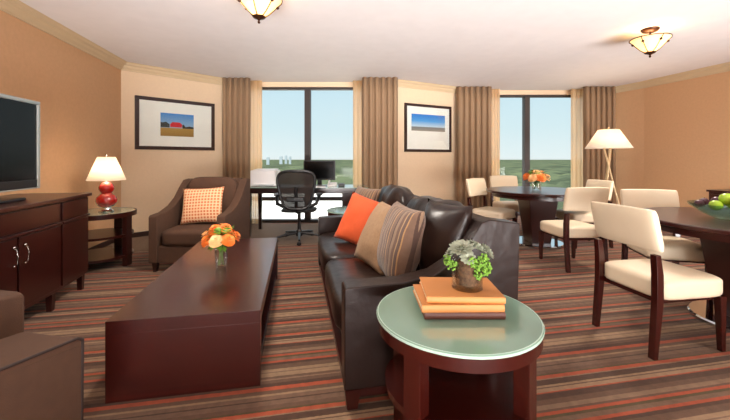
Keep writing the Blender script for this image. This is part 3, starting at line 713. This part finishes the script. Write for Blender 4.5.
# near armchair: only a corner of it enters the frame at lower left
F = Vector((.39, .92, 0)).normalized()
t = thing('armchair', 'brown piped armchair cut off by the lower left corner of the frame', 'armchair', (-.89, 1.69, 0), face_rot(F.x, F.y))
bm = BM(); prism(bm, [(-.62, .08), (-.62, .505), (-.30, .455), (-.02, .43), (0, .42), (0, .08)], -.29, .002, 'x'); obj('base', bm, M_BROWNF, t, bevel=.004)
bm = BM(); prism(bm, [(-.60, .49), (-.60, .525), (-.30, .478), (-.03, .452), (0, .44), (0, .41)], -.29, .004, 'x'); obj('seat_cushion', bm, M_BROWNF, t, bevel=.008)
bm = BM(); prism(bm, [(-.80, .08), (-.80, .70), (-.4, .66), (-.02, .62), (.0, .60), (0, .08)], -.44, -.295, 'x'); obj('arm', bm, M_BROWNF, t, bevel=.02)
bm = BM(); prism(bm, [(-.80, .08), (-.86, .88), (-.70, .88), (-.62, .08)], -.29, 0, 'x'); obj('back', bm, M_BROWNF, t, bevel=.03)
bm = BM(); tube(bm, [(.005, -.60, .522), (.005, -.30, .477), (.005, -.02, .452), (.003, .003, .435)], .006, 8); tube(bm, [(.003, .003, .435), (.001, .001, .09)], .005, 8)
obj('piping', bm, M_BROWNW, t, smooth=True, label='dark brown piping')
for x, y in ((-.40, -.05), (-.05, -.05), (-.40, -.75), (-.05, -.75)):
    bm = BM(); leg(bm, x, y, 0, .08, .035, .05); obj('leg', bm, M_ESP, t)

# ------------------------------------------------------------------ media cabinet (credenza) against the left wall, canted front
t = thing('media_cabinet', 'dark cherry media cabinet under the television with canted end bay', 'cabinet', (-2.48, 3.73, 0))
# plan: wall at x=0, front of centre bay x=.66, end x=.57 ; y measured back from the far end
def plan(y0, y1, e=0.0, wf=.60, wc=.66):
    return [(0, y1), (wf + e, y1), (wc + e, -.48), (wc + e, y0), (0, y0)]
YN = -2.4
bm = BM(); prism(bm, plan(YN, -.02, 0.0, .575, .615), .14, .85, 'z'); obj('body', bm, M_DARKW, t, bevel=.004)
bm = BM(); prism(bm, plan(YN, 0, .02, .585, .625), .85, .88, 'z'); obj('top', bm, M_DARKW, t, bevel=.006)
def front_panel(name, y0, y1, z0, z1, off=.012, th=.014, mat=M_DARKW):
    """panel on the front face, following the canted end bay"""
    bm = BM()
    def X(y): return .615 if y <= -.48 else .615 + (.575 - .615) * (y + .48) / .46
    pts = [(X(y0), y0), (X(y1), y1), (X(y1) + off, y1), (X(y0) + off, y0)]
    prism(bm, pts, z0, z1, 'z'); return obj(name, bm, mat, t, bevel=.003)
front_panel('drawer_front', -.46, -.03, .695, .84); front_panel('drawer_front', -1.36, -.50, .695, .84); front_panel('drawer_front', -2.26, -1.38, .695, .84)
front_panel('moulding', -.47, -.02, .67, .688, .024); front_panel('moulding', -2.4, -.485, .67, .688, .024)
for y0, y1, hy in ((-.46, -.03, -.42), (-.92, -.50, -.88), (-1.36, -.94, -.98), (-1.80, -1.38, -1.76), (-2.24, -1.82, -1.86)):
    dr = front_panel('door', y0, y1, .17, .66)
    if hy < -.5:
        bm = BM(); x = .632; tube(bm, [(x, hy, .60), (x + .022, hy, .585), (x + .026, hy, .54), (x + .022, hy, .495), (x, hy, .48)], .0045, 8); ball(bm, (x + .006, hy, .602), .010, 6); ball(bm, (x + .006, hy, .478), .007, 6)
        obj('handle', bm, M_NICKEL, dr, smooth=True)
for x, y in ((.54, -.06), (.58, -.53), (.58, -1.40), (.58, -2.3), (.05, -.06), (.05, -2.3)):
    bm = BM(); leg(bm, x, y, 0, .14, .036, .045); obj('leg', bm, M_DARKW, t)
# television
tx, ty = -2.12, 0.0
tv = thing('television', 'black flat television with silver frame standing on the cherry cabinet', 'television', (-2.13, 2.82, .881))
bm = BM(); box(bm, -.12, .12, -.30, .30, 0, .022); obj('stand_base', bm, M_BLACK, tv, bevel=.008)
bm = BM(); box(bm, -.04, .02, -.10, .10, .022, .08); obj('stand_neck', bm, M_BLACK, tv, bevel=.006)
bm = BM()
box(bm, -.045, .04, -.58, .58, .755, .785); box(bm, -.045, .04, -.58, .58, .07, .08)
box(bm, -.045, .04, -.58, -.55, .08, .755); box(bm, -.045, .04, .55, .58, .08, .755)
obj('bezel', bm, M_SILVER, tv, bevel=.008, label='silver outer frame')
bm = BM(); box(bm, -.04, .028, -.55, .55, .145, .755); obj('screen', bm, M_SCREEN, tv, bevel=.003)
bm = BM(); box(bm, -.04, .036, -.55, .55, .08, .145); obj('speaker_bar', bm, M_BLACK, tv, bevel=.008)

# ------------------------------------------------------------------ oval lamp table on the left with red lamp
t = thing('round_lamp_table', 'round dark table with glass top and two shelves beneath the red lamp', 'side table', (-2.165, 4.47, 0), 0)
H, R = .60, .345
bm = BM(); lathe(bm, [(0, H - .01), (R - .02, H - .01), (R - .02, H), (0, H)], 56); obj('glass_top', bm, M_FROST, t, smooth=True, angle=30, label='frosted grey-green glass top')
bm = BM(); lathe(bm, [(R - .02, H - .01), (R - .02, H + .001), (R, H + .001), (R, H - .05), (R - .03, H - .05), (R - .03, H - .01), (R - .02, H - .01)], 56); obj('apron', bm, M_DARKW, t, smooth=True, angle=30)
for z in (.33, .10):
    bm = BM(); lathe(bm, [(0, z), (R - .03, z), (R - .03, z + .025), (0, z + .025)], 56); obj('shelf', bm, M_DARKW, t, smooth=True, angle=30)
for k in range(4):
    a = PI / 4 + PI / 2 * k - .98; q = R - .045
    bm = BM(); M = Matrix.Translation((math.cos(a) * q, math.sin(a) * q, 0)) @ Matrix.Rotation(a, 4, 'Z'); box(bm, -.025, .025, -.045, .045, 0, H - .045, M); obj('leg', bm, M_DARKW, t, bevel=.003)
def point(parent, loc, e, col=(1, .80, .58), s=.05):
    l = bpy.data.lights.new('bulb', 'POINT'); l.energy = e; l.color = col; l.shadow_soft_size = s
    o = bpy.data.objects.new('bulb', l); C.objects.link(o); o.parent = parent; o.location = loc
lp = thing('table_lamp', 'red double-gourd table lamp with white shade on the round dark table', 'lamp', (-2.10, 4.46, .602))
bm = BM(); lathe(bm, [(0, 0), (.075, 0), (.075, .012), (.05, .025), (.04, .05), (0, .05)], 28); obj('base', bm, M_NICKEL, lp, smooth=True, label='pewter foot')
bm = BM(); lathe(bm, [(.035, .045), (.07, .06), (.098, .09), (.105, .125), (.095, .16), (.065, .19), (.05, .205), (.06, .22), (.074, .245), (.076, .27), (.064, .30), (.035, .325), (.015, .335), (0, .335)], 36); obj('gourd_body', bm, M_RED, lp, smooth=True, label='glossy red ceramic body')
bm = BM(); tube(bm, [(0, 0, .33), (0, 0, .63)], .006, 8); ball(bm, (0, 0, .635), .012, 6); obj('harp', bm, M_NICKEL, lp, smooth=True)
bm = BM(); lathe(bm, [(.185, .35), (.085, .61)], 40); s = obj('lamp_shade', bm, M_SHADE, lp, smooth=True); s.modifiers.new('s', 'SOLIDIFY').thickness = .003
point(lp, (0, 0, .46), TABLE_W)

# ------------------------------------------------------------------ desk and its things (square to the window)
dk_ = thing('writing_desk', 'dark writing desk with glass top in front of the left window', 'desk', RD(-.90, 5.70), -YAW)
bm = BM(); box(bm, -.90, .95, -.32, .32, .742, .75); obj('glass_top', bm, M_FROST, dk_, bevel=.002, label='green-tinted glass top')
bm = BM(); box(bm, -.90, .95, -.32, .32, .66, .742); obj('apron', bm, M_ESP, dk_, bevel=.004)
for x in (-.865, .915):
    for y in (-.28, .28):
        bm = BM(); leg(bm, x, y, 0, .66, .045, .06); obj('leg', bm, M_ESP, dk_)
bm = BM(); box(bm, .55, .92, -.28, .30, .30, .66); obj('drawer_box', bm, M_ESP, dk_, bevel=.004)
mn = thing('computer_monitor', 'black flat computer monitor standing on the writing desk', 'monitor', RD(-.74, 5.78, .751), -YAW - .05)
bm = BM(); box(bm, -.26, .26, -.02, .015, .09, .41); obj('housing', bm, M_BLACK, mn, bevel=.008)
bm = BM(); box(bm, -.242, .242, -.023, -.02, .115, .392); obj('screen', bm, M_SCREEN, mn)
bm = BM(); box(bm, -.035, .035, -.005, .03, .01, .15); obj('neck', bm, M_BLACK, mn, bevel=.004)
bm = BM(); lathe(bm, [(0, 0), (.12, 0), (.12, .008), (.03, .018), (0, .018)], 28, sy=.75); obj('foot', bm, M_BLACK, mn, smooth=True)
pr_ = thing('printer', 'white box-shaped printer on the left end of the writing desk', 'printer', RD(-1.60, 5.72, .751), -YAW)
bm = BM(); box(bm, -.20, .20, -.16, .16, 0, .255); obj('body', bm, M_WHITE, pr_, bevel=.015)
bm = BM(); prism(bm, [(-.17, .252), (.15, .252), (.15, .275), (-.10, .262)], -.17, .17, 'x'); obj('paper_tray', bm, M_WHITE, pr_)
bm = BM(); box(bm, -.14, .17, -.20, -.16, .03, .045); obj('output_tray', bm, M_WHITE, pr_)
tp_ = thing('desk_telephone', 'white desk telephone right of the monitor', 'telephone', RD(-.52, 5.62, .751), -YAW)
bm = BM(); prism(bm, [(-.09, 0), (.09, 0), (.09, .06), (-.09, .025)], -.07, .07, 'x'); obj('body', bm, M_WHITE, tp_, bevel=.006)
bm = BM(); tube(bm, [(-.045, -.07, .055), (-.045, -.05, .075), (-.045, .05, .09), (-.045, .07, .075)], .014, 8); obj('handset', bm, M_WHITE, tp_, smooth=True)
bm = BM(); box(bm, -.05, .05, -.045, .045, 0, .05); o = obj('desk_clock', bm, M_BLACK, loc=RD(-.37, 5.6, .751), rotz=-YAW, bevel=.01); tag(o, 'small black box at the right end of the desk', 'desk accessory')
bm = BM(); box(bm, -.11, .11, -.15, .15, 0, .006); o = obj('paper_folder', bm, M_WHITE, loc=RD(-.72, 5.50, .7515), rotz=-YAW + .1); tag(o, 'white paper folder lying in front of the monitor', 'folder')
# office chair seen from behind
ch = thing('office_chair', 'black mesh office chair on castors pushed up to the desk', 'office chair', RD(-.96, 5.18), -YAW + .03)
bm = BM(); tube(bm, [(0, 0, .10), (0, 0, .42)], .025, 14); lathe(bm, [(0, .07), (.05, .07), (.05, .13), (.03, .16), (0, .16)], 18); obj('gas_column', bm, M_BLACK, ch, smooth=True)
for k in range(5):
    a = 2 * PI * k / 5 - PI / 2 + .15; c_, s_ = math.cos(a), math.sin(a)
    bm = BM(); tube(bm, [(c_ * .03, s_ * .03, .115), (c_ * .18, s_ * .18, .10), (c_ * .335, s_ * .335, .075)], .024, 8, r2=.014); b5 = obj('base_arm', bm, M_BLACK, ch, smooth=True)
    bm = BM(); M = Matrix.Translation((c_ * .335, s_ * .335, .028)) @ Matrix.Rotation(a + .6, 4, 'Z') @ Matrix.Rotation(PI / 2, 4, 'Y'); lathe(bm, [(0, -.022), (.02, -.022), (.028, -.014), (.028, .014), (.02, .022), (0, .022)], 16, M=M)
    obj('castor', bm, M_BLACK, b5, smooth=True)
bm = BM(); softbox(bm, -.25, .25, -.20, .24, .42, .47, 4, 10); obj('seat', bm, M_MESHB, ch, smooth=True, angle=180)
# back: frame ring + woven panel, wide shoulders, narrower waist
def back_outline(n=40):
    pts = []
    for k in range(n):
        a = 2 * PI * k / n; x = math.cos(a); z = math.sin(a)
        x = math.copysign(abs(x) ** .55, x); z = math.copysign(abs(z) ** .55, z)
        zz = .755 + z * .265; wd = .19 + .10 * ((zz - .49) / .53)
        pts.append((x * wd, -.24 - .05 * (zz - .5) - .05 * (1 - x * x) * .5, zz))
    return pts
ol = back_outline(); bm = BM(); n = len(ol); seg = 8; rings = []
cx = Vector((0, 0, .755))
for i, p in enumerate(ol):
    p = Vector(p); q0 = Vector(ol[i - 1]); q1 = Vector(ol[(i + 1) % n]); tt = (q1 - q0).normalized(); u = Vector((0, 1, 0)); v_ = tt.cross(u).normalized()
    rings.append([bm.verts.new(p + u * .014 * math.cos(2 * PI * k / seg) + v_ * .02 * math.sin(2 * PI * k / seg)) for k in range(seg)])
for i in range(n):
    A, B = rings[i], rings[(i + 1) % n]
    for k in range(seg): bm.faces.new([A[k], A[(k + 1) % seg], B[(k + 1) % seg], B[k]])
obj('back_frame', bm, M_BLACK, ch, smooth=True, angle=180)
bm = BM(); cv = bm.verts.new((0, -.27, .755)); vs = [bm.verts.new(p) for p in ol]; mid = [bm.verts.new(((p[0]) * .5, p[1] - .015, .755 + (p[2] - .755) * .5)) for p in ol]
for i in range(n):
    j = (i + 1) % n; bm.faces.new([vs[i], vs[j], mid[j], mid[i]]); bm.faces.new([mid[i], mid[j], cv])
m, nt_, b_ = new_mat('woven_mesh'); nt_.nodes.remove(b_); o_ = nt_.nodes['Material Output']
dd_ = N(nt_, 'ShaderNodeBsdfDiffuse'); dd_.inputs[0].default_value = rgb(52, 46, 44); tr_ = N(nt_, 'ShaderNodeBsdfTransparent'); mx_ = N(nt_, 'ShaderNodeMixShader'); mx_.inputs[0].default_value = .04
nt_.links.new(dd_.outputs[0], mx_.inputs[1]); nt_.links.new(tr_.outputs[0], mx_.inputs[2]); nt_.links.new(mx_.outputs[0], o_.inputs[0])
obj('back_mesh', bm, m, ch, smooth=True, angle=180, label='see-through woven black mesh')
bm = BM(); box(bm, -.12, .12, -.345, -.315, .60, .66); obj('lumbar_pad', bm, M_BLACK, ch, bevel=.012)
bm = BM(); tube(bm, [(0, -.02, .40), (0, -.20, .44), (0, -.31, .60), (0, -.30, .80)], .022, 8); obj('spine', bm, M_BLACK, ch, smooth=True)
for s in (-1, 1):
    bm = BM(); tube(bm, [(s * .17, -.25, .52), (s * .27, -.22, .56), (s * .30, -.10, .66)], .026, 8); softbox(bm, s * .30 - .045, s * .30 + .045, -.20, .08, .66, .695, 3, 6); obj('armrest', bm, M_BLACK, ch, smooth=True, angle=60)

# ------------------------------------------------------------------ dining furniture
def make_dining_chair():
    t = thing('dining_chair', '', 'chair')
    bm = BM(); softbox(bm, -.235, .235, -.23, .26, .335, .465, 7, 12, .10); obj('seat', bm, M_CREAM, t, smooth=True, angle=180)
    # upholstered back, leaning, slightly curved in plan
    bm = BM(); n = 12; g = []
    ring_prof = []
    W, T, z0, z1 = .24, .032, .638, .888
    for j in range(9):
        q = j / 8; z = z0 + (z1 - z0) * q; yc = -.245 - .055 * q
        tt = T * (1 - .35 * (abs(2 * q - 1) ** 6)); ww = W * (1 - .02 * abs(2 * q - 1) ** 6)
        ring = []
        for k in range(40):
            a = 2 * PI * k / 40; x = math.copysign(abs(math.cos(a)) ** .25, math.cos(a)) * ww; y = math.copysign(abs(math.sin(a)) ** .6, math.sin(a)) * tt
            ring.append(bm.verts.new((x, yc + y - .02 * (1 - (x / W) ** 2) + .02, z + .006 * (1 - (x / W) ** 2) * q)))
        g.append(ring)
    for j in range(8):
        for k in range(40): bm.faces.new([g[j][k], g[j][(k + 1) % 40], g[j + 1][(k + 1) % 40], g[j + 1][k]])
    bm.faces.new(g[0][::-1]); bm.faces.new(g[-1])
    obj('backrest', bm, M_CREAM, t, bevel=.012, angle=50)
    for s in (-1, 1):
        bm = BM(); leg(bm, s * .205, .225, 0, .345, .03, .045, 0, .01); obj('front_leg', bm, M_CHERRY, t, bevel=.003)
        bm = BM(); x = s * .213
        A = [(-.285, 0), (-.255, 0), (-.215, .34), (-.215, .50), (-.235, .62), (-.268, .62), (-.262, .50), (-.262, .34)]
        prism(bm, A, x - .021, x + .021, 'x'); obj('rear_leg', bm, M_CHERRY, t, bevel=.003)
    bm = BM(); box(bm, -.19, .19, .18, .215, .322, .36); box(bm, -.19, .19, -.22, -.19, .322, .36); box(bm, -.20, -.17, -.19, .18, .322, .36); box(bm, .17, .20, -.19, .18, .322, .36); obj('seat_rail', bm, M_CHERRY, t)
    return t
chair = make_dining_chair(); first = True
def place(x, y, fx, fy, label, sc=1.0):
    global first
    o = chair if first else copy_tree(chair); first = False
    o.location = (x, y, 0); o.rotation_euler = (0, 0, face_rot(fx, fy)); o['label'] = label; o['group'] = 'cream dining chairs'; return o
place(2.365, 1.965, 1, -.03, 'cream dining chair nearest the viewer, seen from behind at the right table')
place(3.26, 2.64, -.42, -.9, 'cream dining chair on the far side of the fruit bowl table')
place(3.03, 3.50, .10, 1, 'cream dining chair in the middle, back turned, at the flower table')
place(3.88, 4.28, -1, .1, 'cream dining chair beneath the floor lamp, right of the flower table')
place(2.79, 4.72, .50, -.87, 'cream dining chair left of the flower table, by the taupe drape')
place(3.49, 5.36, -.17, -.98, 'cream dining chair behind the flower table, in front of the window')

def round_dining_table(loc, label, rot=0):
    t = thing('round_dining_table', label, 'table', loc, rot)
    bm = BM(); lathe(bm, [(0, .715), (.66, .715), (.68, .722), (.68, .745), (.672, .75), (0, .75)], 72); obj('tabletop', bm, M_DARKW, t, smooth=True, angle=30)
    bm = BM(); lathe(bm, [(0, .66), (.60, .66), (.60, .715), (0, .715)], 64); obj('apron', bm, M_DARKW, t, smooth=True, angle=30)
    bm = BM(); hexa(bm, [(-.13, -.13, .03), (.13, -.13, .03), (.13, .13, .03), (-.13, .13, .03)], [(-.2, -.2, .66), (.2, -.2, .66), (.2, .2, .66), (-.2, .2, .66)]); obj('pedestal', bm, M_DARKW, t, bevel=.006)
    bm = BM(); lathe(bm, [(0, 0), (.34, 0), (.34, .02), (.33, .03), (0, .03)], 48); obj('base_plate', bm, M_POLISH, t, smooth=True, angle=30, label='polished round metal base plate')
    return t
t1 = round_dining_table((3.32, 4.455, 0), 'round dark dining table with orange flowers in front of the window', -YAW)
t2 = copy_tree(t1); t2.location = (3.25, 2.02, 0); t2.rotation_euler.z = -.23; t2['label'] = 'round dark dining table holding the fruit bowl at the right edge'
vase_with_roses((3.30, 4.44, .752), .06, .06, .11, .135, .10, R1, 'squat glass vase on the round table by the window', 'peach and orange roses on the round table by the window', .062, 8, (M_ROSEP, M_ROSE))

# fruit bowl
FB = (3.10, 2.04)
bm = BM(); lathe(bm, [(0, 0), (.08, 0), (.10, .012), (.17, .05), (.225, .095), (.235, .115), (.228, .116), (.218, .098), (.165, .056), (.095, .02), (0, .014)], 48)
bw = obj('fruit_bowl', bm, M_BOWLG, smooth=True, loc=(FB[0], FB[1], .7515)); tag(bw, 'wide shallow green-tinted glass bowl on the right dining table', 'bowl')
def fruit(name, label, cat, r, z, rad, mat, px=None, group=None, squash=.93):
    x, y, _ = RD(r, 0); rt_ = Matrix.Rotation(-YAW - .65, 3, 'Z') @ Vector((r[0], r[1], 0)) if isinstance(r, tuple) else None
def put_fruit(name, label, cat, dx, dy, z, rad, mat, group, stem=True):
    q = Matrix.Rotation(-.83, 3, 'Z') @ Vector((dx, dy, 0))     # dx to the right as seen, dy away
    t = thing(name, label, cat, (FB[0] + q.x, FB[1] + q.y, .7515 + z), 0, group)
    bm = BM(); n = 14
    prof = [(0, -rad * .86), (rad * .25, -rad * .92)] + [(rad * math.cos(a), rad * .92 * math.sin(a)) for a in [(-1.2 + 2.4 * k / n) for k in range(n + 1)]] + [(rad * .18, rad * .88), (0, rad * .74)]
    lathe(bm, prof, 24); obj('flesh', bm, mat, t, smooth=True, angle=180)
    if stem:
        bm = BM(); tube(bm, [(0, 0, rad * .74), (.003, 0, rad * 1.1)], .002, 6); obj('stem', bm, M_SOIL, t)
put_fruit('green_apple', 'large green apple on top of the fruit in the glass bowl', 'fruit', -.02, -.03, .150, .048, M_APPLE, 'fruit in the glass bowl')
put_fruit('green_apple', 'smaller green apple low at the front left of the glass bowl', 'fruit', -.085, -.07, .105, .040, M_APPLE, 'fruit in the glass bowl')
put_fruit('orange_fruit', 'orange in the glass bowl right of the green apples', 'fruit', .035, -.115, .118, .044, M_ORANGE, 'fruit in the glass bowl', False)
put_fruit('orange_fruit', 'orange at the right end of the glass bowl by the frame edge', 'fruit', .15, .02, .125, .042, M_ORANGE, 'fruit in the glass bowl', False)
put_fruit('plum', 'dark plum at the left end of the glass bowl', 'fruit', -.165, .0, .105, .030, M_PLUM, 'fruit in the glass bowl')
put_fruit('plum', 'dark plum beside the small apple in the glass bowl', 'fruit', -.13, .065, .115, .030, M_PLUM, 'fruit in the glass bowl')
put_fruit('plum', 'dark plum at the back of the glass bowl', 'fruit', -.06, .07, .125, .034, M_PLUM, 'fruit in the glass bowl')
put_fruit('green_apple', 'green apple at the back of the glass bowl', 'fruit', .03, .07, .105, .042, M_APPLE, 'fruit in the glass bowl')

# sideboard against the right wall
t = thing('sideboard', 'dark wooden sideboard against the right wall behind the fruit bowl', 'sideboard', (6.33, 4.13, 0))
bm = BM(); box(bm, -.45, 0, -1.7, 0, .12, .71); obj('body', bm, M_DARKW, t, bevel=.004)
bm = BM(); box(bm, -.47, 0, -1.72, .02, .71, .74); obj('top', bm, M_DARKW, t, bevel=.004)
for k in range(3):
    bm = BM(); box(bm, -.462, -.45, -1.68 + k * .56, -1.14 + k * .56, .15, .68); d_ = obj('door', bm, M_DARKW, t, bevel=.003)
    bm = BM(); ball(bm, (-.472, -1.62 + k * .56, .45), .012, 6); obj('knob', bm, M_NICKEL, d_, smooth=True)
for x in (-.41, -.04):
    for y in (-1.66, -.04):
        bm = BM(); leg(bm, x, y, 0, .12, .04, .05); obj('leg', bm, M_DARKW, t)

# floor lamp
fx_, fy_, _ = PX(608.5, 5.85)
lp = thing('floor_lamp', 'floor lamp with crossed brass legs and white conical shade in the corner', 'floor lamp', (fx_, fy_, 0), -YAW)
zt = 1.43
for k, (a, b) in enumerate((((-.20, -.12), (.07, .03)), ((.20, -.12), (-.07, .03)), ((0, .22), (0, -.05)))):
    bm = BM(); tube(bm, [(a[0], a[1], 0.005), (b[0], b[1], zt)], .013, 10); obj('leg', bm, M_BRASS, lp, smooth=True)
bm = BM(); lathe(bm, [(0, zt), (.09, zt), (.09, zt + .02), (0, zt + .02)], 20); tube(bm, [(0, 0, zt), (0, 0, zt + .26)], .008, 8); ball(bm, (0, 0, zt + .265), .014, 6); obj('stem', bm, M_BRASS, lp, smooth=True)
bm = BM(); lathe(bm, [(.335, 1.36), (.15, 1.665)], 48); s = obj('lamp_shade', bm, M_SHADE, lp, smooth=True); s.modifiers.new('s', 'SOLIDIFY').thickness = .003
point(lp, (0, 0, 1.52), TABLE_W * 1.3)
